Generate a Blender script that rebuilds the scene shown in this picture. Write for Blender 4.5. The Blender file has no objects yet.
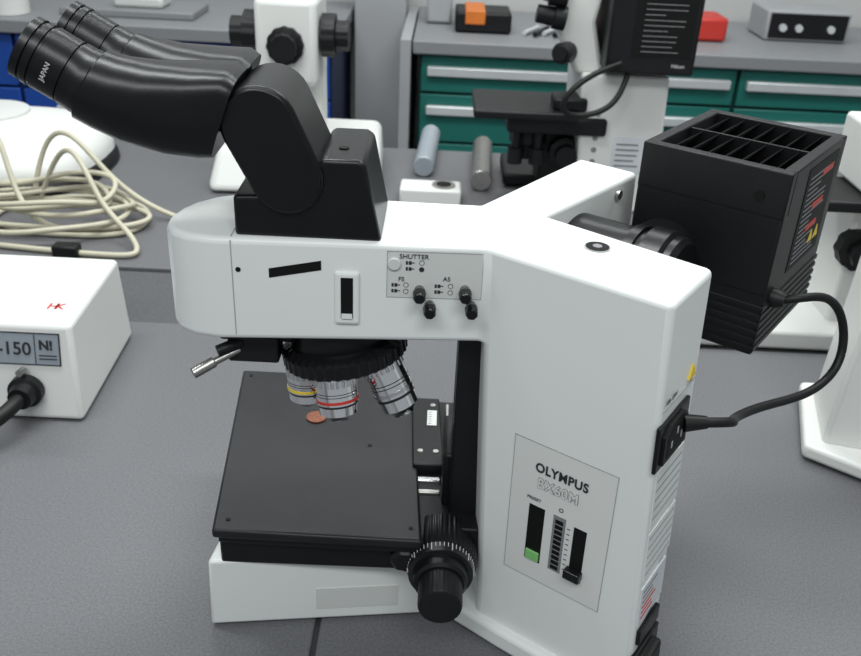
import bpy, bmesh, math, random
from mathutils import Vector, Matrix
random.seed(4)
sc=bpy.context.scene
V=Vector
# ---------------------------------------------------------------- materials
def mat(name,col,rough=.5,metal=0.,var=.04,scale=30.,bump=0.,bscale=400.,spec=.5,coat=0.,emit=0.):
    m=bpy.data.materials.new(name);m.use_nodes=True
    nt=m.node_tree;b=nt.nodes['Principled BSDF']
    b.inputs['Roughness'].default_value=rough;b.inputs['Metallic'].default_value=metal
    b.inputs['Specular IOR Level'].default_value=spec
    if coat: b.inputs['Coat Weight'].default_value=coat
    tc=nt.nodes.new('ShaderNodeTexCoord')
    n=nt.nodes.new('ShaderNodeTexNoise');n.inputs['Scale'].default_value=scale;n.inputs['Detail'].default_value=6
    nt.links.new(tc.outputs['Object'],n.inputs['Vector'])
    cr=nt.nodes.new('ShaderNodeValToRGB')
    c=V(col)
    cr.color_ramp.elements[0].position=.3;cr.color_ramp.elements[1].position=.7
    cr.color_ramp.elements[0].color=(*(c*(1-var)),1);cr.color_ramp.elements[1].color=(*(c*(1+var)),1)
    nt.links.new(n.outputs['Fac'],cr.inputs['Fac']);nt.links.new(cr.outputs['Color'],b.inputs['Base Color'])
    if bump:
        n2=nt.nodes.new('ShaderNodeTexNoise');n2.inputs['Scale'].default_value=bscale
        nt.links.new(tc.outputs['Object'],n2.inputs['Vector'])
        bp=nt.nodes.new('ShaderNodeBump');bp.inputs['Strength'].default_value=bump;bp.inputs['Distance'].default_value=.0005
        nt.links.new(n2.outputs['Fac'],bp.inputs['Height']);nt.links.new(bp.outputs['Normal'],b.inputs['Normal'])
    return m
WHITE=mat('white_enamel',(.74,.76,.74),.36,var=.012,scale=8,bump=.05)
WHITE2=mat('white_plastic',(.68,.685,.66),.42,var=.02,scale=8)
LIP=mat('light_grey_panel',(.60,.61,.59),.5,var=.01)
BLACK=mat('black_plastic',(.006,.006,.007),.3,var=.15,bump=.12,spec=.3)
BLACKM=mat('black_matte',(.006,.006,.007),.45,var=.15,bump=.2,spec=.3)
STAGE=mat('stage_black_paint',(.010,.010,.012),.4,var=.2,scale=20,bump=.25,bscale=900,spec=.35)
RUB=mat('rubber',(.006,.006,.006),.5,spec=.35)
CHR=mat('chrome',(.88,.88,.89),.08,1.,var=.03)
STEEL=mat('brushed_steel',(.42,.41,.39),.35,1.,var=.1,scale=60)
SATIN=mat('satin_silver',(.66,.66,.67),.22,1.,var=.05,scale=60)
DIAL=mat('dial_grey',(.015,.015,.016),.35,.2)
INK=mat('ink',(.02,.02,.025),.6)
GINK=mat('grey_ink',(.20,.20,.21),.6)
LINE=mat('grey_line',(.33,.34,.34),.6)
RED=mat('red',(.5,.03,.02),.5)
YEL=mat('yellow',(.75,.55,.03),.5)
GRN=mat('green_button',(.20,.50,.16),.5)
COPPER=mat('copper',(.20,.065,.03),.5,.25,var=.4,scale=300)
WINK=mat('white_ink',(.6,.6,.6),.6)
PORT=mat('dark_slot',(.005,.005,.005),.6,spec=.2)
TABLE=mat('bench_laminate',(.122,.122,.130),.5,var=.22,scale=450,bump=.1,bscale=600)
STRIP=mat('bench_strip',(.075,.075,.08),.55,var=.15,scale=200)
TEDGE=mat('bench_edge',(.03,.03,.032),.6)
GREEN=mat('green_steel_cabinet',(.012,.14,.118),.4,var=.06,scale=3)
GREEND=mat('green_cabinet_gap',(.003,.03,.026),.5)
BLUE=mat('blue_steel_cabinet',(.010,.065,.34),.4,var=.06,scale=3)
BLUED=mat('blue_cabinet_gap',(.003,.012,.06),.5)
SILV=mat('handle_silver',(.62,.64,.65),.35,.3)
CTOP=mat('counter_top',(.22,.225,.235),.5,var=.08,scale=200)
GREYP=mat('grey_panel',(.33,.335,.345),.55,var=.04,scale=4)
WALL=mat('wall_paint',(.50,.50,.49),.7,var=.03,scale=3)
FLOOR=mat('floor_vinyl',(.24,.24,.235),.5,var=.15,scale=20)
BEIGE=mat('beige_cable',(.50,.47,.36),.5)
LABG=mat('label_metal',(.33,.37,.41),.35,.3)
LABW=mat('label_white',(.62,.64,.66),.5)
ORANGE=mat('orange_plastic',(.6,.16,.02),.5)
# ---------------------------------------------------------------- helpers
def empty(name,loc=(0,0,0)):
    o=bpy.data.objects.new(name,None);o.empty_display_size=.05;sc.collection.objects.link(o);o.location=loc;return o
def finish(name,bm,m,parent=None,bevel=0,seg=2,smooth=True,ang=35):
    bmesh.ops.recalc_face_normals(bm,faces=bm.faces)
    me=bpy.data.meshes.new(name);bm.to_mesh(me);bm.free()
    for p in me.polygons:p.use_smooth=smooth
    if smooth:
        try: me.set_sharp_from_angle(angle=math.radians(ang))
        except Exception: pass
    me.materials.append(m)
    o=bpy.data.objects.new(name,me);sc.collection.objects.link(o)
    if parent:
        o.parent=parent;o.matrix_parent_inverse=Matrix.Translation(-parent.location)
    if bevel:
        b=o.modifiers.new('bevel','BEVEL');b.width=bevel;b.segments=seg;b.limit_method='ANGLE';b.angle_limit=math.radians(32);b.harden_normals=False
    return o
def loft(name,rings,m,parent=None,bevel=0,seg=2,caps=True,**k):
    bm=bmesh.new();R=[[bm.verts.new(p) for p in r] for r in rings]
    n=len(R[0])
    for a,b in zip(R,R[1:]):
        for i in range(n): bm.faces.new((a[i],a[(i+1)%n],b[(i+1)%n],b[i]))
    if caps: bm.faces.new(R[0][::-1]);bm.faces.new(R[-1])
    return finish(name,bm,m,parent,bevel,seg,**k)
def zprism(name,poly,z0,z1,m,parent=None,bevel=0,seg=2,top=None,**k):
    top=top or poly
    return loft(name,[[(x,y,z0) for x,y in poly],[(x,y,z1) for x,y in top]],m,parent,bevel,seg,**k)
def yprism(name,poly,y0,y1,m,parent=None,bevel=0,seg=2,**k):
    return loft(name,[[(x,y0,z) for x,z in poly],[(x,y1,z) for x,z in poly]],m,parent,bevel,seg,**k)
def box(name,x0,x1,y0,y1,z0,z1,m,parent=None,bevel=0,seg=2):
    return zprism(name,[(x0,y0),(x1,y0),(x1,y1),(x0,y1)],z0,z1,m,parent,bevel,seg)
def basis(d):
    d=V(d).normalized();a=V((0,0,1)) if abs(d.z)<.9 else V((1,0,0))
    x=d.cross(a).normalized();y=d.cross(x).normalized();return x,y,d
def lathe(name,p0,d,prof,m,parent=None,n=40,ridge=0,bevel=0,**k):
    """prof: list of (t,r) along direction d from p0"""
    x,y,d=basis(d);p0=V(p0);rings=[]
    for t,r in prof:
        ring=[]
        for i in range(n):
            a=2*math.pi*i/n
            rr=r*(1-(ridge if (i//2)%2 else 0))
            ring.append(p0+d*t+(x*math.cos(a)+y*math.sin(a))*rr)
        rings.append(ring)
    return loft(name,rings,m,parent,bevel,**k)
def cyl(name,p0,p1,r,m,parent=None,r1=None,n=32,bevel=0):
    p0=V(p0);p1=V(p1);L=(p1-p0).length
    return lathe(name,p0,p1-p0,[(0,r),(L,r if r1 is None else r1)],m,parent,n=n,bevel=bevel)
def tube(name,pts,r,m,parent=None,cyclic=False,res=10):
    c=bpy.data.curves.new(name,'CURVE');c.dimensions='3D';c.bevel_depth=r;c.bevel_resolution=4;c.use_fill_caps=True
    s=c.splines.new('NURBS');s.points.add(len(pts)-1)
    for p,q in zip(s.points,pts):p.co=(*q,1)
    s.order_u=4;s.use_endpoint_u=not cyclic;s.use_cyclic_u=cyclic;s.resolution_u=res
    c.materials.append(m)
    o=bpy.data.objects.new(name,c);sc.collection.objects.link(o)
    if parent:o.parent=parent;o.matrix_parent_inverse=Matrix.Translation(-parent.location)
    return o
class Frame:
    def __init__(s,O,right,up):
        s.O=V(O);s.r=V(right).normalized();u=V(up);u=(u-s.r*u.dot(s.r)).normalized();s.u=u;s.n=s.r.cross(u).normalized()
    def p(s,a,h,o=0): return s.O+s.r*a+s.u*h+s.n*o
def decal(name,F,pts,m,parent,o0=-.001,o1=.0006,bevel=0):
    return loft(name,[[F.p(a,h,o0) for a,h in pts],[F.p(a,h,o1) for a,h in pts]],m,parent,bevel,smooth=False)
def rect(a0,a1,h0,h1): return [(a0,h0),(a1,h0),(a1,h1),(a0,h1)]
def frect(name,F,a0,a1,h0,h1,m,parent,o0=-.001,o1=.0006,bevel=0): return decal(name,F,rect(a0,a1,h0,h1),m,parent,o0,o1,bevel)
def outline(name,F,a0,a1,h0,h1,w,m,parent,o1=.0004):
    frect(name+'_b',F,a0,a1,h0,h0+w,m,parent,o1=o1);frect(name+'_t',F,a0,a1,h1-w,h1,m,parent,o1=o1)
    frect(name+'_l',F,a0,a0+w,h0,h1,m,parent,o1=o1);frect(name+'_r',F,a1-w,a1,h0,h1,m,parent,o1=o1)
def text(name,F,a,h,body,size,m,parent,o=.0008,bold=0,align='LEFT',sx=1.,sp=1.):
    c=bpy.data.curves.new(name,'FONT');c.body=body;c.size=size;c.extrude=.0001;c.offset=bold;c.align_x=align;c.space_character=sp
    c.materials.append(m)
    ob=bpy.data.objects.new(name,c);sc.collection.objects.link(ob)
    P=F.p(a,h,o)
    M=Matrix(((F.r.x*sx,F.u.x,F.n.x,P.x),(F.r.y*sx,F.u.y,F.n.y,P.y),(F.r.z*sx,F.u.z,F.n.z,P.z),(0,0,0,1)))
    if parent:ob.parent=parent;ob.matrix_parent_inverse=Matrix.Translation(-parent.location)
    ob.matrix_basis=M
    return ob
# ================================================================ ROOM
box('floor',-4,4,-2.5,3.4,-.80,-.75,FLOOR)
box('wall_back',-4,4,3.3,3.4,-.75,2.0,WALL)
# ================================================================ BENCHES
fb=empty('lab_bench',(0,.6,0))
box('top_left',-1.6,-.088,.12,1.093,-.03,0,TABLE,fb,.002)
box('top_right',-.0835,1.6,.12,1.093,-.03,0,TABLE,fb,.002)
box('seam_filler',-.088,-.0835,.13,1.09,-.03,-.003,TEDGE,fb)
for x in (-1.5,1.44):
    for y in (.2,1.0): box('leg',x,x+.06,y,y+.06,-.75,-.03,TEDGE,fb)
box('apron',-1.5,1.5,1.03,1.06,-.13,-.03,TEDGE,fb)
box('service_strip',-1.6,1.6,1.097,1.262,-.03,-.004,STRIP,fb,.002)
rb=empty('lab_bench.001',(0,1.6,0))
box('top',-1.8,1.8,1.268,1.95,-.03,0,TABLE,rb,.002)
for x in (-1.7,1.64):
    for y in (1.3,1.86): box('leg',x,x+.06,y,y+.06,-.75,-.03,TEDGE,rb)
box('apron',-1.7,1.7,1.87,1.9,-.13,-.03,TEDGE,rb)
# ================================================================ MAIN MICROSCOPE
mic=empty('compound_microscope',(0,.62,0))
ZT=.36;ZB=.285
A=V((.0357,.566));B=V((.1464,.489));C=V((.1860,.548));H=V((.081,.632));G=V((.171,.744));F_=V((.125,.7766));E=V((.033,.648))
A0=V((.052,.566));B0=V((.1680,.4855));C0=V((.200,.545));H0=V((.095,.632));G0=V((.182,.744));F0=V((.138,.777));E0=V((.045,.648))
Yt=[A,B,C,H,G,F_,E];Y0=[A0,B0,C0,H0,G0,F0,E0]
Ym=[a.lerp(b,(ZT-ZB)/ZT) for a,b in zip(Yt,Y0)]
armp=[(-.135,.6515),(-.154,.646),(-.167,.638),(-.178,.626),(-.185,.612),(-.1885,.596),(-.187,.581),(-.180,.570),(-.168,.563),(-.150,.5595)]
bm=bmesh.new()
top=[bm.verts.new((p[0],p[1],ZT)) for p in Yt]+[bm.verts.new((p[0],p[1],ZT)) for p in armp]
mid=[bm.verts.new((p[0],p[1],ZB)) for p in Ym]+[bm.verts.new((p[0],p[1],ZB-.004)) for p in armp]
bot=[bm.verts.new((p[0],p[1],.004)) for p in Y0]
n=len(top)
bm.faces.new(top)
for i in range(n): bm.faces.new((mid[i],mid[(i+1)%n],top[(i+1)%n],top[i]))
bm.faces.new([mid[0],mid[6]]+mid[7:])
for i in range(6): bm.faces.new((bot[i],bot[i+1],mid[i+1],mid[i]))
bm.faces.new((bot[6],bot[0],mid[0],mid[6]));bm.faces.new(bot)
finish('stand_body',bm,WHITE,mic,.0045,4)
# foot flange + base
zprism('foot',[(.018,.582),(.068,.544),(.178,.466),(.205,.545),(.11,.66),(.19,.75),(.14,.79),(.03,.70)],.002,.022,WHITE,mic,.004,3)
zprism('base',[(-.176,.555),(.0205,.5812),(.06,.60),(.06,.75),(-.150,.75)],.002,.073,WHITE,mic,.003,3,top=[(-.174,.556),(.0205,.5812),(.06,.60),(.06,.75),(-.150,.75)])
BF=Frame((-.176,.555,0),(.1965,.0262,0),(0,0,1))
frect('base_label',BF,.090,.160,.015,.038,LIP,mic)
lathe('base_screw',BF.p(.150,.064,-.001),BF.n,[(0,.003),(.002,.003)],BLACK,mic,n=16)
for x,y in ((-.155,.575),(-.14,.73),(.0,.60),(.16,.50),(.15,.76)): cyl('rubber_foot',(x,y,0),(x,y,.008),.011,RUB,mic)
# arm side details
AF=Frame((0,.5648,0),(.9994,.035,0),(0,0,1))
frect('seam_side',AF,-.1385,-.1378,.286,.358,LINE,mic,o1=.0003)
box('seam_top',-.1385,-.1378,.563,.650,.3595,.3603,LINE,mic)
decal('slot',AF,[(-.113,.3315),(-.077,.3385),(-.077,.3455),(-.113,.3385)],PORT,mic,o1=.0004)
frect('slider_frame',AF,-.068,-.0505,.298,.3385,WHITE,mic,o1=.0030,bevel=.002)
frect('slider_slot',AF,-.0635,-.0550,.3035,.3345,PORT,mic,o1=.0034)
frect('slider_tab',AF,-.0630,-.0555,.3035,.307,WHITE,mic,o1=.0045)
frect('control_panel',AF,-.032,.0345,.3195,.3545,LIP,mic,o1=.0003)
outline('control_panel_edge',AF,-.032,.0345,.3195,.3545,.0005,LINE,mic)
frect('seam_arm',AF,.0372,.0377,.29,.357,LINE,mic,o1=.0002)
text('text_shutter',AF,-.0235,.3495,'SHUTTER',.0048,INK,mic)
text('text_fs',AF,-.024,.3325,'FS',.0046,INK,mic)
text('text_as',AF,.007,.3335,'AS',.0046,INK,mic)
lathe('shutter_button',AF.p(-.027,.3455,0),AF.n,[(0,.0046),(.002,.0046),(.0025,.004)],LIP,mic,n=28)
for a,h in ((-.017,.345),(-.017,.3405),(-.0265,.328),(-.0265,.3235),(.0035,.328),(.0035,.3235)):
    frect('mark',AF,a-.002,a-.0005,h,h+.0025,INK,mic);frect('mark2',AF,a,a+.002,h,h+.0025,INK,mic);frect('mark3',AF,a+.002,a+.004,h+.001,h+.0016,INK,mic)
for a,h,s in ((-.008,.3465,0),(-.008,.3415,1),(-.0185,.3295,0),(.0125,.3295,0),(-.0185,.3245,0),(.0125,.3245,0)):
    lathe('mark_dot',AF.p(a,h,-.0002),AF.n,[(0,.0018),(.0009,.0018)],INK,mic,n=16)
    if not s: lathe('mark_dot_c',AF.p(a,h,-.0002),AF.n,[(0,.0014),(.0011,.0014)],LIP,mic,n=16)
for a,h in ((-.009,.3265),(-.0015,.315),(.0225,.3275),(.0275,.3155)):
    lathe('diaphragm_knob_stem',AF.p(a,h,0),AF.n,[(0,.0034),(.006,.0034)],STEEL,mic,n=20)
    lathe('diaphragm_knob',AF.p(a,h,.004),AF.n,[(0,.0040),(.001,.0044),(.011,.0044),(.0125,.0036)],BLACK,mic,n=28,ridge=.06)
    lathe('diaphragm_knob_band',AF.p(a,h,.007),AF.n,[(0,.0046),(.0008,.0046)],STEEL,mic,n=28)
lathe('screw',AF.p(-.134,.337,0),AF.n,[(0,.0018),(.0006,.0018)],PORT,mic,n=16)
lathe('top_port',(-.098,.572,.3598),(0,0,1),[(0,.004),(.001,.004)],PORT,mic,n=20)
# top hole
lathe('port_ring',(.112,.574,.3595),(0,0,1),[(0,.0092),(.0012,.0092),(.0012,.0085)],LINE,mic,n=32)
lathe('port_hole',(.112,.574,.3600),(0,0,1),[(0,.0082),(.0010,.0082)],PORT,mic,n=32)
lathe('port_key',(.112,.574,.3600),(0,0,1),[(0,.0036),(.0014,.0036)],GINK,mic,n=6)
# label panel on flared column face
L=V((.822,-.5694,0)).normalized()
T=V((.0052,.0075,-.36))
LF=Frame(V((A.x,A.y,ZT))+T,L,-T)   # origin at z=0
frect('label_plate',LF,.035,.119,.090,.220,WHITE2,mic,o1=.0003)
outline('label_plate_edge',LF,.035,.119,.090,.220,.0006,LINE,mic)
text('text_maker',LF,.0545,.1955,'OLYMPUS',.0112,INK,mic,bold=.0003,sx=.84,sp=1.08)
text('text_type',LF,.0575,.1815,'BX60M',.0125,GINK,mic,bold=.00045,sx=.84,sp=1.1)
text('text_type_in',LF,.0575,.1815,'BX60M',.0125,WHITE2,mic,o=.0011,bold=.00005,sx=.84,sp=1.1)
text('text_preset',LF,.050,.168,'PRESET',.0038,INK,mic)
frect('preset_slot',LF,.0525,.066,.109,.163,PORT,mic)
frect('preset_button',LF,.0535,.065,.110,.119,GRN,mic,o1=.002,bevel=.0006)
frect('led_strip',LF,.0735,.084,.109,.163,GINK,mic)
for i in range(10): frect('led',LF,.0755,.082,.111+i*.005,.1145+i*.005,PORT,mic,o1=.0009)
for i in range(9): frect('tick',LF,.0855,.0880,.115+i*.005,.1156+i*.005,INK,mic)
frect('dimmer_slot',LF,.091,.1015,.109,.160,PORT,mic)
frect('dimmer_knob',LF,.089,.1025,.113,.121,BLACK,mic,o1=.007,bevel=.001)
text('text_pwr',LF,.077,.168,'O',.005,INK,mic)
# narrow rear face
D2=V(((B0-B).x,(B0-B).y,-.36))
L2=V(((C-B).x,(C-B).y,0)).normalized()
T2=D2-L2*D2.dot(L2)
RF=Frame(V((B.x,B.y,ZT))+T2,L2,-T2)
frect('rear_line',RF,.006,.064,.281,.2815,LINE,mic,o1=.0003)
text('rear_text',RF,.008,.285,'100-120V',.005,INK,mic)
decal('warning_triangle',RF,[(.050,.285),(.062,.285),(.056,.295)],YEL,mic)
frect('power_inlet_plate',RF,.000,.054,.236,.272,BLACK,mic,o1=.002,bevel=.001)
decal('power_inlet',RF,[(.007,.240),(.048,.240),(.048,.262),(.040,.268),(.016,.268),(.007,.262)],RUB,mic,o1=.004)
decal('rear_cavity',RF,[(.012,.2435),(.043,.2435),(.043,.260),(.037,.2645),(.019,.2645),(.012,.260)],PORT,mic,o1=.0043)
for a,h in ((.018,.249),(.027,.256),(.035,.249)): frect('pin',RF,a,a+.002,h,h+.005,LINE,mic,o1=.0047)
for i in range(5):
    frect('rear_vent',RF,.012,.058,.222-i*.008,.2235-i*.008,LINE,mic,o1=.0005)
    frect('rear_vent_low',RF,.012,.058,.172-i*.008,.1735-i*.008,LINE,mic,o1=.0005)
frect('rear_rib',RF,.010,.060,.182,.230,WHITE,mic,o1=.0003);frect('rear_rib_b',RF,.010,.060,.136,.178,WHITE,mic,o1=.0003)
frect('rating_label',RF,.010,.056,.092,.128,LABW,mic)
for i in range(6): frect('rating_line',RF,.014,.030+.024*random.random(),.097+i*.005,.0985+i*.005,RED if i<3 else GINK,mic,o1=.0009)
frect('mains_switch',RF,.012,.050,.072,.086,BLACK,mic,o1=.003,bevel=.001)
frect('mains_socket',RF,.006,.054,.024,.064,BLACK,mic,o1=.003,bevel=.001)
frect('mains_plug',RF,.014,.046,.030,.057,RUB,mic,o1=.010,bevel=.003)
lathe('wing_screw',(.150,.716,.349),(.79,-.61,0),[(0,.004),(.003,.004)],STEEL,mic,n=20)
# stage -----------------------------------------------------------
zprism('stage_carrier',[(-.163,.558),(.012,.560),(.012,.75),(-.180,.75)],.071,.100,BLACKM,mic,.002)
zprism('stage_lower_plate',[(-.162,.552),(-.002,.550),(-.016,.785),(-.186,.785)],.098,.1065,BLACKM,mic,.001)
zprism('stage_plate',[(-.1655,.547),(.0015,.545),(-.0165,.791),(-.1905,.791)],.106,.115,STAGE,mic,.0025,3)
for x,y in ((-.155,.56),(-.008,.56),(-.02,.78),(-.18,.78),(-.05,.67)): lathe('stage_screw',(x,y,.1148),(0,0,1),[(0,.002),(.0006,.002)],PORT,mic,n=14)
zprism('stage_bracket',[(-.014,.570),(.050,.570),(.050,.76),(-.020,.76)],.070,.108,BLACKM,mic,.002)
zprism('stage_slide',[(-.010,.640),(.018,.640),(.012,.748),(-.015,.748)],.106,.119,BLACKM,mic,.0015)
box('stage_rail',-.011,.015,.627,.633,.107,.1115,SATIN,mic,.001)
box('stage_rail_b',-.011,.015,.612,.617,.107,.1105,STEEL,mic,.001)
box('stage_rail_side',.0185,.022,.64,.745,.108,.115,STEEL,mic,.0008)
box('stage_scale',.001,.010,.70,.725,.1188,.1198,LIP,mic)
for i in range(6): box('scale_mark',.002,.005,.7025+i*.0038,.7030+i*.0038,.1197,.1200,INK,mic)
for x,y in ((.010,.66),(.006,.735),(-.004,.66)): lathe('slide_screw',(x,y,.1188),(0,0,1),[(0,.0025),(.0008,.0025)],STEEL,mic,n=14)
box('focus_block',.022,.050,.590,.634,.079,.287,BLACKM,mic,.002)
box('stage_clamp',.016,.036,.60,.66,.106,.160,BLACKM,mic,.003)
lathe('stage_lock',(-.012,.562,.088),(0,-1,0),[(0,.012),(.010,.012),(.013,.009)],BLACKM,mic,n=30,ridge=.08)
# focus knob
kx,kz=.0175,.083
lathe('focus_boss',(kx+.022,.62,kz-.008),(0,-1,0),[(0,.029),(.034,.029),(.044,.025)],WHITE,mic,n=64)
lathe('coarse_focus_knob',(kx,.586,kz),(0,-1,0),[(0,.026),(.003,.030),(.030,.030),(.034,.028)],BLACK,mic,n=180,ridge=.028)
lathe('focus_dial',(kx,.553,kz),(0,-1,0),[(0,.0272),(.010,.0262),(.0101,.021)],DIAL,mic,n=64)
for i in range(50):
    a=2*math.pi*i/50
    r=.0272;ll=.007 if i%5==0 else .004
    x0=kx+r*math.cos(a);zz0=kz+r*math.sin(a)
    cyl('dial_tick',(x0,.5515,zz0),(x0-.0006*math.cos(a),.5515-ll,zz0-.0006*math.sin(a)),.00045 if i%5==0 else .00033,WINK,mic,n=6)
lathe('focus_hub',(kx,.544,kz),(0,-1,0),[(0,.0225),(.010,.0215),(.012,.019)],BLACK,mic,n=64)
lathe('fine_focus_knob',(kx,.534,kz),(0,-1,0),[(0,.0175),(.024,.0175),(.026,.0168),(.027,.015)],BLACKM,mic,n=120,ridge=.012)
# nosepiece --------------------------------------------------------
cyl('nosepiece_mount',(-.070,.612,.289),(-.068,.612,.262),.042,BLACK,mic,n=48)
nc=V((-.067,.606,.264));ax=V((.16,-.05,-.97)).normalized()
lathe('nosepiece_ring',nc,ax,[(0,.042),(.004,.0485),(.014,.0485),(.016,.046),(.019,.038)],BLACK,mic,n=160,ridge=.025)
ex=V((1,0,0));ex=(ex-ax*ex.dot(ax)).normalized();ey=ax.cross(ex)*-1
if ey.y<0: ey=-ey
def objective(tag,phi,ring,L_,r,rr=.030,tilt=13,two=None):
    ph=math.radians(phi);rad=ex*math.cos(ph)+ey*math.sin(ph);tl=math.radians(tilt)
    d=(ax*math.cos(tl)+rad*math.sin(tl)).normalized()
    p=nc+ax*.017+rad*rr
    lathe('objective_barrel_'+tag,p,d,[(0,r*.9),(.002,r),(L_*.62,r),(L_*.64,r*.95)],CHR,mic,n=48)
    lathe('objective_grip_'+tag,p,d,[(.003,r*1.05),(.008,r*1.05)],SATIN,mic,n=96,ridge=.05)
    for k_ in (.36,.42): lathe('objective_dark_reflection_'+tag,p,d,[(L_*k_,r*1.006),(L_*(k_+.015),r*1.006)],DIAL,mic,n=48)  # dark bands painted on the barrel as reflections in the chrome
    lathe('objective_ring_'+tag,p,d,[(L_*.52,r*1.02),(L_*.58,r*1.02)],ring,mic,n=48)
    lathe('objective_groove_'+tag,p,d,[(L_*.63,r*.97),(L_*.67,r*.97)],DIAL,mic,n=48)
    lathe('objective_nose_'+tag,p,d,[(L_*.63,r*.95),(L_*.86,r*.92),(L_*.95,r*.62),(L_,r*.55)],CHR,mic,n=48)
    lathe('objective_lens_'+tag,p,d,[(L_*.98,r*.42),(L_*1.01,r*.4)],PORT,mic,n=24)
objective('a',196,YEL,.033,.0150,.032,8)
objective('b',258,RED,.036,.0158,.029,10)
objective('c',334,SATIN,.047,.0158,.030,18)
objective('d',45,YEL,.034,.0135)
objective('e',115,RED,.030,.0135)
# analyzer slider / lever at left
box('slider_mount',-.158,-.100,.585,.635,.266,.288,BLACKM,mic,.003)
box('slider_body',-.150,-.112,.578,.600,.252,.274,BLACKM,mic,.002)
cyl('lever_rod',(-.135,.585,.264),(-.162,.566,.2555),.0028,STEEL,mic)
cyl('lever_knob',(-.158,.569,.257),(-.172,.5595,.2515),.0042,STEEL,mic,bevel=.0006)
cyl('lever_knob_b',(-.140,.581,.268),(-.156,.572,.264),.0045,BLACKM,mic)
lathe('side_port',(-.1865,.602,.318),(-1,0,0),[(0,.006),(.004,.006)],BLACKM,mic,n=20)
# binocular head ---------------------------------------------------
yprism('head_block',[(-.136,.359),(-.036,.359),(-.047,.413),(-.052,.416),(-.076,.416),(-.094,.390),(-.136,.388)],.566,.643,BLACK,mic,.003,3)
lathe('block_screw',(-.064,.592,.4158),(0,0,1),[(0,.0035),(.001,.0035)],PORT,mic,n=20)
def stadium(c1,r1,c2,r2,n=14):
    c1=V(c1);c2=V(c2);d=(c2-c1).normalized();a0=math.atan2(d.y,d.x);pts=[]
    for i in range(n+1):
        a=a0+math.pi/2+math.pi*i/n;pts.append((c1.x+r1*math.cos(a),c1.y+r1*math.sin(a)))
    for i in range(n+1):
        a=a0-math.pi/2+math.pi*i/n;pts.append((c2.x+r2*math.cos(a),c2.y+r2*math.sin(a)))
    return pts
yprism('head_hinge_arm',stadium((-.116,.437),.0255,(-.099,.402),.0245),.563,.632,BLACK,mic,.0025,3)
yprism('head_hinge_cap',stadium((-.116,.437),.0235,(-.099,.402),.0225),.5612,.57,BLACK,mic,.0008)
AX=V((.866,0,-.5))
def sup(cx,cy,cz,angd,h,w_,n=40,e=2.):
    a=math.radians(angd);d=V((math.cos(a),0,-math.sin(a)));upv=V((math.sin(a),0,math.cos(a)))
    out=[]
    for i in range(n):
        t=2*math.pi*i/n;c,s=math.cos(t),math.sin(t)
        out.append(V((cx,cy,cz))+V((0,1,0))*w_*math.copysign(abs(c)**(2/e),c)+upv*h*math.copysign(abs(s)**(2/e),s))
    return out
for s_,y,sg in (('near',.577,1),('far',.641,-1)):
    e=V((-.2640,y,.4775));d=AX
    lathe('eyepiece_'+s_,e,d,[(0,.0165),(.001,.0205),(.006,.0208),(.0065,.0195),(.008,.0195),(.0085,.0212),(.012,.0212),(.0125,.0200),(.014,.0200),(.0145,.0212),(.031,.0212),(.0315,.0202),(.035,.0202)],BLACK,mic,n=64)
    lathe('eyepiece_lens_'+s_,e+d*-.0005,d,[(0,.013),(.002,.0135)],PORT,mic,n=40)
    lathe('eyetube_'+s_,e,d,[(.033,.0215),(.040,.0218),(.041,.0222),(.050,.0225)],BLACK,mic,n=64)
    loft('binocular_barrel_'+s_,[sup(-.2255,y,.4552,30,.0225,.0225,e=2),sup(-.2245,y,.4547,30,.0245,.0245,e=2),sup(-.213,y+sg*.001,.450,29,.0260,.0255,e=2.1),sup(-.195,y+sg*.004,.4445,25,.0285,.0275,e=2.4),sup(-.168,y+sg*.008,.441,22,.0305,.031,e=3.2),sup(-.146,y+sg*.010,.440,20,.0305,.032,e=4),sup(-.1385,y+sg*.010,.438,20,.028,.0305,e=4)],BLACK,mic,ang=40)
e=V((-.2640,.577,.4775))
EF=Frame(e+AX*.023+V((0,-.0213,0))+V((.5,0,.866))*.002,(.5,0,.866),(-.866,0,.5))
text('text_eyepiece',EF,-.008,-.001,'JAPAN',.0044,WINK,mic,o=.0004)
# lamphouse --------------------------------------------------------
w=V((.809,-.588,0));dp=V((.588,.809,0));K=V((.2585,.634,0))
W_=.119;D_=.142;z0=.247;z1=.399
NF=Frame(K-w*W_,w,(0,0,1))
SF=Frame(K,dp,(0,0,1))
def lp(a,b): 
    q=NF.O+w*a+dp*b;return (q.x,q.y)
zprism('lamphouse_body',[lp(0,0),lp(W_,0),lp(W_,D_),lp(0,D_)],z0,.366,BLACKM,mic,.002)
for a0,a1,b0,b1 in ((0,W_,0,.010),(0,W_,D_-.010,D_),(0,.010,.01,D_-.01),(W_-.010,W_,.01,D_-.01)):
    zprism('lamphouse_rim',[lp(a0,b0),lp(a1,b0),lp(a1,b1),lp(a0,b1)],.362,z1,BLACKM,mic,.0012)
SLAT_LIT=mat('slat_black_lit',(.045,.045,.046),.4,var=.1)  # lighter than the housing black: light catching the slats put into colour
for i in range(8):
    a=.008+i*.0135
    q0=V((*lp(a,.010),0));q1=V((*lp(a,D_-.010),0));s=w*.013
    loft('lamphouse_louver',[[q0+V((0,0,.380)),q0+V((0,0,.3815)),q0+s+V((0,0,.3975)),q0+s+V((0,0,.396))],[q1+V((0,0,.380)),q1+V((0,0,.3815)),q1+s+V((0,0,.3975)),q1+s+V((0,0,.396))]],SLAT_LIT,mic,smooth=False)
for i in range(1):
    b=.01+(i+1)*(D_-.02)/2
    zprism('louver_rib',[lp(.01,b),lp(W_-.01,b),lp(W_-.01,b+.003),lp(.01,b+.003)],.366,.3975,BLACKM,mic)
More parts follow.
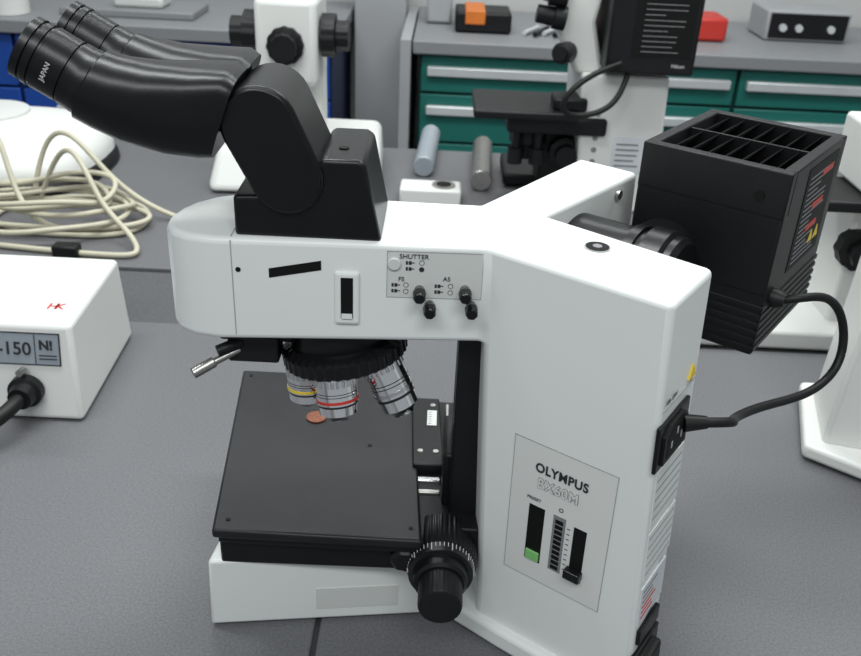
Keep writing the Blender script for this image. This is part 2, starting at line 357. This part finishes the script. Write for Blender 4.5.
for i in range(6):
    z=.251+i*.0072
    frect('lamphouse_rib',NF,-.0008,W_+.0008,z,z+.004,BLACKM,mic,o1=.001,o0=-.002,bevel=.0005)
    frect('lamphouse_rib_s',SF,-.0008,D_+.0008,z,z+.004,BLACKM,mic,o1=.001,o0=-.002,bevel=.0005)
frect('lamphouse_step',NF,.0,W_,.3,.3015,PORT,mic,o1=.0004)
lathe('lamphouse_screw',NF.p(.098,.378,-.001),NF.n,[(0,.004),(.002,.004)],PORT,mic,n=20)
frect('lamp_label',SF,.045,.125,.305,.392,PORT,mic,o1=.0005)
for i in range(17):
    frect('lamp_label_line',SF,.052,.052+.02+.04*random.random(),.310+i*.0045,.3112+i*.0045,GINK,mic,o1=.0008)
for z,a in ((.378,.085),(.352,.075),(.333,.072)): frect('lamp_label_red',SF,a,a+.028,z,z+.005,RED,mic,o1=.001)
for a in (.090,.105): decal('lamp_triangle',SF,[(a,.318),(a+.012,.318),(a+.006,.329)],YEL,mic,o1=.001)
# adapter
c0=V((.094,.684,.311));c1=c0+L*.112
lathe('lamp_adapter',c0,L,[(0,.036),(.070,.036),(.0705,.039),(.078,.039),(.0785,.036),(.084,.036),(.0845,.041),(.100,.041),(.103,.038),(.108,.038),(.112,.034)],BLACK,mic,n=64)
q=c0+L*.075
cyl('lamp_coupler',q,q+dp*.06,.030,BLACK,mic)
# cord
lathe('cord_grommet',SF.p(.022,.292,-.001),SF.n,[(0,.008),(.006,.008),(.012,.0055)],RUB,mic,n=24)
g=SF.p(.022,.292,.008)
tube('lamphouse_cord',[g,g+V((.012,-.008,.006)),(.318,.655,.298),(.343,.665,.266),(.345,.655,.228),(.312,.63,.214),(.262,.60,.222),(.222,.56,.232),RF.p(.066,.256,.036),RF.p(.050,.256,.014),RF.p(.044,.256,.005)],.0036,RUB,mic)
cyl('cord_plug',RF.p(.042,.256,.003),RF.p(.052,.256,.016),.0065,RUB,mic,r1=.0045)
# coin
lathe('penny_coin',(-.104,.710,.1151),(0,0,1),[(0,.0095),(.0015,.0095)],COPPER,n=40)
# ================================================================ LIGHT SOURCE BOX (left)
ls=empty('fiber_optic_light_source',(-.53,.95,0))
zprism('housing',[(-.68,.846),(-.390,.846),(-.399,1.052),(-.68,1.052)],.002,.114,WHITE2,ls,.006,4,top=[(-.68,.868),(-.398,.868),(-.405,1.050),(-.68,1.050)])
for x in (-.42,-.66):
    for y in (.88,1.03): cyl('foot',(x,y,0),(x,y,.008),.012,RUB,ls)
LS=Frame((0,.846,.002),(1,0,0),(0,.022,.112))
frect('name_plate',LS,-.60,-.411,.066,.104,LABG,ls,o1=.001)
outline('name_plate_edge',LS,-.60,-.411,.066,.104,.0012,INK,ls,o1=.0014)
text('name_text',LS,-.443,.078,'NI-150',.021,INK,ls,o=.0016,bold=.0003,align='RIGHT')
frect('name_div',LS,-.4395,-.4385,.068,.102,INK,ls,o1=.0014)
text('name_logo',LS,-.4345,.085,'N!',.015,INK,ls,o=.0016,bold=.0006)
for i in range(2): frect('name_line',LS,-.435,-.415,.077-i*.004,.0783-i*.004,INK,ls,o1=.0014)
text('brand_mark',Frame((-.440,.905,.1137),(1,0,0),(0,1,0)),0,0,'H',.019,RED,ls,o=.0007,bold=.0002)
text('brand_mark_b',Frame((-.432,.905,.1137),(1,0,0),(0,1,0)),0,0,'K',.019,RED,ls,o=.0007,bold=.0002)
lathe('light_port',(-.450,.851,.040),(0,-1,0),[(0,.019),(.010,.019),(.012,.015),(.024,.013)],BLACKM,ls,n=32)
lathe('light_port_tip',(-.451,.851,.064),(0,-1,.2),[(0,.004),(.012,.004)],STEEL,ls,n=16)
tube('light_guide',[(-.450,.84,.040),(-.452,.80,.038),(-.485,.77,.022),(-.55,.76,.0095),(-.64,.79,.0095),(-.72,.80,.0095)],.0085,RUB,ls)
# ================================================================ white desktop device far left
def dome(name,cx,cy,rx,ry,z0,h,m,parent,n=48,k=10,e=2.6):
    rings=[]
    for j in range(k+1):
        t=j/k*math.pi/2
        s=max(.02,math.cos(t)**(.55));z=z0+h*math.sin(t)**.9
        ring=[]
        for i in range(n):
            a=2*math.pi*i/n;c,sn=math.cos(a),math.sin(a)
            ring.append((cx+rx*s*math.copysign(abs(c)**(2/e),c),cy+ry*s*math.copysign(abs(sn)**(2/e),sn),z))
        rings.append(ring)
    return loft(name,rings,m,parent,ang=50)
dv=empty('polishing_machine',(-.86,1.70,0))
dome('lower_shell',-.85,1.71,.20,.20,.0,.055,BLACKM,dv)
dome('upper_shell',-.855,1.715,.195,.195,.022,.070,WHITE2,dv)
lathe('top_plate',(-.90,1.76,.085),(0,0,1),[(0,.08),(.012,.078),(.014,.07)],LIP,dv,n=48)
# cables
cb=empty('coiled_cable',(-.62,1.42,0))
for k in range(6):
    cx=-.68+.06*random.random();cy=1.42+.03*random.random();rx=.13+.08*random.random();ry=.07+.05*random.random();ph=random.random()*6
    pts=[(cx+rx*(.8+.4*random.random())*math.cos(ph+i*math.pi/4),cy+ry*(.8+.4*random.random())*math.sin(ph+i*math.pi/4),.006+.014*k*(.3+.7*abs(math.sin(i*1.3+k)))) for i in range(8)]
    tube('loop',pts,.0045,BEIGE,cb,cyclic=True)
tube('lead',[(-.70,1.5,.02),(-.66,1.5,.11),(-.60,1.44,.14),(-.56,1.40,.05),(-.50,1.36,.02),(-.46,1.30,.006),(-.5,1.29,.006),(-.7,1.31,.006),(-.95,1.36,.006)],.0045,BEIGE,cb)
tube('lead_b',[(-.72,1.52,.02),(-.70,1.55,.13),(-.62,1.50,.16),(-.55,1.48,.03),(-.44,1.46,.006)],.0045,BEIGE,cb)
tube('lead_c',[(-.80,1.46,.05),(-.76,1.47,.16),(-.72,1.44,.15),(-.70,1.40,.03),(-.62,1.36,.006),(-.52,1.40,.006)],.0045,BEIGE,cb)
box('connector',-.60,-.56,1.285,1.31,0,.02,BLACKM,cb,.003)
# ================================================================ microscope behind head
m2=empty('compound_microscope.001',(-.28,1.75,0))
zprism('base',[(-.435,1.60),(-.105,1.62),(-.12,1.90),(-.43,1.90)],.004,.080,WHITE2,m2,.016,4,top=[(-.42,1.65),(-.112,1.67),(-.125,1.89),(-.41,1.89)])
for x in (-.4,-.16): cyl('foot',(x,1.68,0),(x,1.68,.01),.012,RUB,m2);cyl('foot',(x,1.87,0),(x,1.87,.01),.012,RUB,m2)
zprism('column',[(-.34,1.76),(-.235,1.76),(-.235,1.86),(-.34,1.86)],.04,.42,WHITE2,m2,.012,3)
zprism('head_body',[(-.345,1.68),(-.232,1.68),(-.232,1.84),(-.345,1.84)],.19,.345,WHITE2,m2,.012,3)
lathe('front_knob',(-.288,1.68,.265),(0,-1,0),[(0,.034),(.012,.034),(.014,.026),(.035,.024)],BLACKM,m2,n=48,ridge=.04)
cyl('focus_shaft',(-.40,1.74,.275),(-.18,1.74,.275),.012,STEEL,m2)
lathe('focus_knob_a',(-.348,1.74,.275),(-1,0,0),[(0,.040),(.025,.040),(.027,.028),(.050,.028)],BLACKM,m2,n=48,ridge=.05)
lathe('focus_knob_b',(-.228,1.74,.275),(1,0,0),[(0,.040),(.025,.040),(.027,.028),(.050,.028)],BLACKM,m2,n=48,ridge=.05)
cyl('lower_boss',(-.287,1.72,.078),(-.287,1.72,.12),.05,WHITE2,m2,r1=.035)
# rods & small fixture
for i,(x,y,m_) in enumerate(((-.03,1.76,LABG),(.085,1.69,STEEL))):
    cyl('steel_post' ,(x,y,.022),(x+.01,y+.24,.022),.021,m_,None,bevel=.002)
fx=empty('small_fixture',(-.01,1.62,0))
box('block',-.07,.045,1.60,1.66,0,.030,WHITE2,fx,.004)
lathe('ring',(.012,1.63,.0298),(0,0,1),[(0,.022),(.003,.022)],STEEL,fx,n=32);lathe('hole',(.012,1.63,.032),(0,0,1),[(0,.014),(.0015,.014)],PORT,fx,n=32)
# ================================================================ centre rear microscope
m3=empty('compound_microscope.002',(.33,1.68,0))
zprism('base',[(.13,1.72),(.44,1.72),(.44,1.86),(.13,1.86)],.004,.03,BLACKM,m3,.006)
for x in (.16,.41): 
    for y in (1.75,1.83): cyl('foot',(x,y,0),(x,y,.006),.012,RUB,m3)
zprism('column',[(.262,1.61),(.41,1.61),(.42,1.78),(.25,1.78)],.0,.255,WHITE2,m3,.006,3,top=[(.245,1.61),(.40,1.61),(.41,1.78),(.24,1.78)])
MF=Frame((0,1.61,0),(1,0,0),(0,0,1))
frect('label',MF,.315,.375,.080,.145,LABW,m3,o1=.001)
for i in range(5): frect('label_line',MF,.322,.322+.03+.015*random.random(),.090+i*.01,.093+i*.01,GINK,m3,o1=.0015)
for i in range(6): lathe('port',MF.p(.282,.075+i*.022,-.001),MF.n,[(0,.005),(.002,.005)],GINK,m3,n=16)
zprism('lamphouse',[(.275,1.56),(.425,1.56),(.425,1.74),(.275,1.74)],.268,.44,BLACKM,m3,.005)
LF3=Frame((0,1.56,0),(1,0,0),(0,0,1))
frect('lamp_plate',LF3,.315,.415,.298,.40,PORT,m3,o1=.001)
for i in range(10): frect('lamp_line',LF3,.33,.33+.03+.04*random.random(),.306+i*.0085,.3072+i*.0085,GINK,m3,o1=.0015)
text('lamp_text',LF3,.385,.282,'Nikon',.009,WINK,m3,o=.002)
loft('arm',[[(.235,1.62,.25),(.285,1.62,.25),(.285,1.74,.25),(.235,1.74,.25)],[(.19,1.62,.33),(.26,1.62,.34),(.26,1.74,.34),(.19,1.74,.33)],[(.19,1.62,.40),(.28,1.62,.46),(.28,1.74,.46),(.19,1.74,.40)]],WHITE2,m3,.008)
lathe('arm_knob',(.205,1.61,.345),(-1,0,.15),[(0,.02),(.02,.02),(.022,.016),(.05,.015)],BLACKM,m3,n=30)
lathe('arm_knob_b',(.205,1.61,.385),(-1,0,.1),[(0,.022),(.03,.022),(.032,.016),(.05,.014)],BLACKM,m3,n=30)
lathe('arm_knob_c',(.215,1.61,.29),(-.5,-1,.1),[(0,.018),(.03,.018),(.032,.012),(.04,.012)],BLACKM,m3,n=30)
box('stage',.058,.245,1.58,1.74,.175,.190,BLACKM,m3,.004)
box('stage_under',.12,.30,1.60,1.74,.145,.177,BLACKM,m3,.006)
box('stage_block',.20,.26,1.60,1.66,.188,.212,BLACKM,m3,.005)
box('stage_support',.19,.27,1.66,1.76,.03,.150,BLACKM,m3,.005)
lathe('condenser',(.165,1.66,.147),(0,0,-1),[(0,.035),(.03,.035),(.032,.024),(.06,.024)],BLACKM,m3,n=40)
lathe('focus_knob',(.235,1.66,.10),(0,-1,0),[(0,.030),(.02,.030),(.022,.020),(.045,.020)],BLACKM,m3,n=48,ridge=.05)
for x in (.14,.18): lathe('stage_control',(x,1.62,.145),(0,0,-1),[(0,.008),(.03,.008),(.031,.014),(.06,.014)],BLACKM,m3,n=24)
tube('cord',[(.30,1.56,.285),(.26,1.54,.275),(.22,1.53,.25),(.20,1.53,.215),(.22,1.54,.195),(.28,1.55,.20),(.31,1.56,.23),(.32,1.58,.275)],.005,RUB,m3)
# ================================================================ right-hand microscope (partly in frame)
m4=empty('compound_microscope.003',(.55,.88,0))
zprism('foot',[(.427,.84),(.50,.785),(.66,.78),(.66,.98),(.47,.98)],.004,.022,WHITE2,m4,.005,3)
zprism('column',[(.448,.845),(.62,.80),(.62,.95),(.475,.95)],.018,.40,WHITE2,m4,.006,3,top=[(.475,.86),(.60,.83),(.60,.93),(.485,.94)])
zprism('arm',[(.475,.87),(.75,.84),(.75,.93),(.485,.94)],.33,.40,WHITE2,m4,.006,3)
cyl('pad',(.5,.85,0),(.5,.85,.006),.015,RUB,m4);cyl('pad',(.62,.9,0),(.62,.9,.006),.015,RUB,m4)
m5=empty('compound_microscope.004',(.55,1.2,0))
zprism('base',[(.30,1.10),(.64,1.10),(.64,1.26),(.30,1.26)],.0,.028,WHITE2,m5,.005,3)
zprism('column',[(.56,1.14),(.64,1.14),(.64,1.25),(.56,1.25)],.02,.20,WHITE2,m5,.006,3)
lathe('focus_knob',(.575,1.15,.14),(0,-1,0),[(0,.03),(.02,.03),(.022,.02),(.04,.02)],BLACKM,m5,n=40,ridge=.05)
box('stage',.50,.62,1.11,1.22,.20,.215,BLACKM,m5,.003)
zprism('arm',[(.56,1.14),(.64,1.14),(.64,1.25),(.56,1.25)],.215,.30,WHITE2,m5,.006,3)
# ================================================================ far cabinets
def cabinet(name,x0,x1,yf,ztop,cols,rows,mm,md,hand):
    e=empty(name,((x0+x1)/2,yf+.3,-.75))
    box('carcass',x0,x1,yf+.02,yf+.575,-.74,ztop,md,e)
    box('plinth',x0+.01,x1-.01,yf+.05,yf+.55,-.75,-.68,TEDGE,e)
    W=(x1-x0)/cols
    for c in range(cols):
        zz=ztop
        for r,hgt in enumerate(rows):
            a0=x0+c*W+.006;a1=x0+(c+1)*W-.006
            box('drawer',a0,a1,yf,yf+.021,zz-hgt+.004,zz-.004,mm,e,.003)
            if hand==1:
                box('handle',a0+.018,a1-.018,yf-.022,yf-.001,zz-.062,zz-.034,SILV,e,.004)
            elif hand==2 and r>0:
                box('handle',a0+.10,a0+.22,yf-.022,yf-.001,zz-.070,zz-.045,SILV,e,.004)
            zz-=hgt
    box('worktop',x0-.02,x1+.02,yf-.03,yf+.58,ztop+.002,ztop+.04,CTOP,e,.004)
    return e
cabinet('drawer_cabinet',-.07,1.81,2.70,.058,4,[.115,.15,.15,.15,.17],GREEN,GREEND,1)
cabinet('drawer_cabinet.001',-2.2,-.33,2.70,.062,4,[.16,.20,.33],BLUE,BLUED,2)
box('end_panel',-.125,-.095,2.66,3.28,-.75,.10,GREYP)
box('cable_duct',-.30,-.13,3.1,3.28,-.75,.9,GREYP,None,.004)
# stuff on the far worktop
box('red_toolbox',.72,.86,2.86,3.0,.100,.17,RED,None,.01)
tc_=empty('tool_case',(.12,2.9,.1))
box('case',.03,.20,2.82,2.98,.100,.16,BLACKM,tc_,.008);box('lid_band',.06,.12,2.815,2.985,.125,.165,ORANGE,tc_,.003)
hc=empty('hand_tools',(.3,2.85,.1))
for i in range(6):
    x=.24+.03*i;cyl('tool',(x,2.80+.03*random.random(),.107),(x+.05,2.92,.109),.007,BLACKM if i%2 else SILV,hc)
ps=empty('bench_power_supply',(1.12,3.0,.1))
box('case',1.0,1.26,2.94,3.12,.1,.19,GREYP,ps,.006);box('front_panel',1.01,1.25,2.935,2.945,.108,.182,BLACKM,ps,.002)
for x in (1.05,1.10,1.20): lathe('knob',(x,2.937,.14),(0,-1,0),[(0,.012),(.012,.011)],SILV,ps,n=20)
box('instrument_case',-.06,.02,2.95,3.1,.100,.20,GREYP,None,.01)
pb=empty('parts_tray',(-1.0,2.9,.1))
box('tray',-1.15,-.75,2.78,2.98,.102,.125,CTOP,pb,.005);box('part',-1.0,-.85,2.82,2.92,.125,.16,LIP,pb,.01)
lathe('paper_roll',(-1.30,2.78,.102),(0,0,1),[(0,.06),(.10,.06)],WHITE2,None,n=40,bevel=.002)
# ================================================================ lights
def area(name,loc,sx,sy,pw,rot=(0,0,0),col=(1,1,1)):
    l=bpy.data.lights.new(name,'AREA');l.shape='RECTANGLE';l.size=sx;l.size_y=sy;l.energy=pw;l.color=col
    o=bpy.data.objects.new(name,l);sc.collection.objects.link(o);o.location=loc;o.rotation_euler=rot;return o
area('ceiling_light_1',(-.5,.9,2.0),1.2,.3,29,col=(.96,1,.99))
area('ceiling_light_2',(.9,1.3,2.0),1.2,.3,24,col=(.96,1,.99))
area('ceiling_light_3',(0,2.4,2.0),2.4,.3,28,col=(.96,1,.99))
area('ceiling_light_4',(-.2,-.8,1.9),2.0,.4,30,(math.radians(25),0,0),(.96,1,1))
wd=bpy.data.worlds.new('world');sc.world=wd;wd.use_nodes=True
wd.node_tree.nodes['Background'].inputs[0].default_value=(.88,.94,1,1);wd.node_tree.nodes['Background'].inputs[1].default_value=.34
# ================================================================ camera
cam=bpy.data.cameras.new('camera');co=bpy.data.objects.new('camera',cam);sc.collection.objects.link(co)
cam.sensor_width=36;cam.lens=36*900/861;cam.clip_start=.02
cam.dof.use_dof=True;cam.dof.focus_distance=.66;cam.dof.aperture_fstop=14
th=math.radians(28.3);ro=math.radians(2.74)
fw=V((0,math.cos(th),-math.sin(th)));up=V((0,math.sin(th),math.cos(th)));rt=V((1,0,0))
xr=rt*math.cos(ro)+up*math.sin(ro);yr=-rt*math.sin(ro)+up*math.cos(ro)
co.matrix_world=Matrix(((xr.x,yr.x,-fw.x,0),(xr.y,yr.y,-fw.y,0),(xr.z,yr.z,-fw.z,.6),(0,0,0,1)))
sc.camera=co
sc.view_settings.view_transform='Standard'
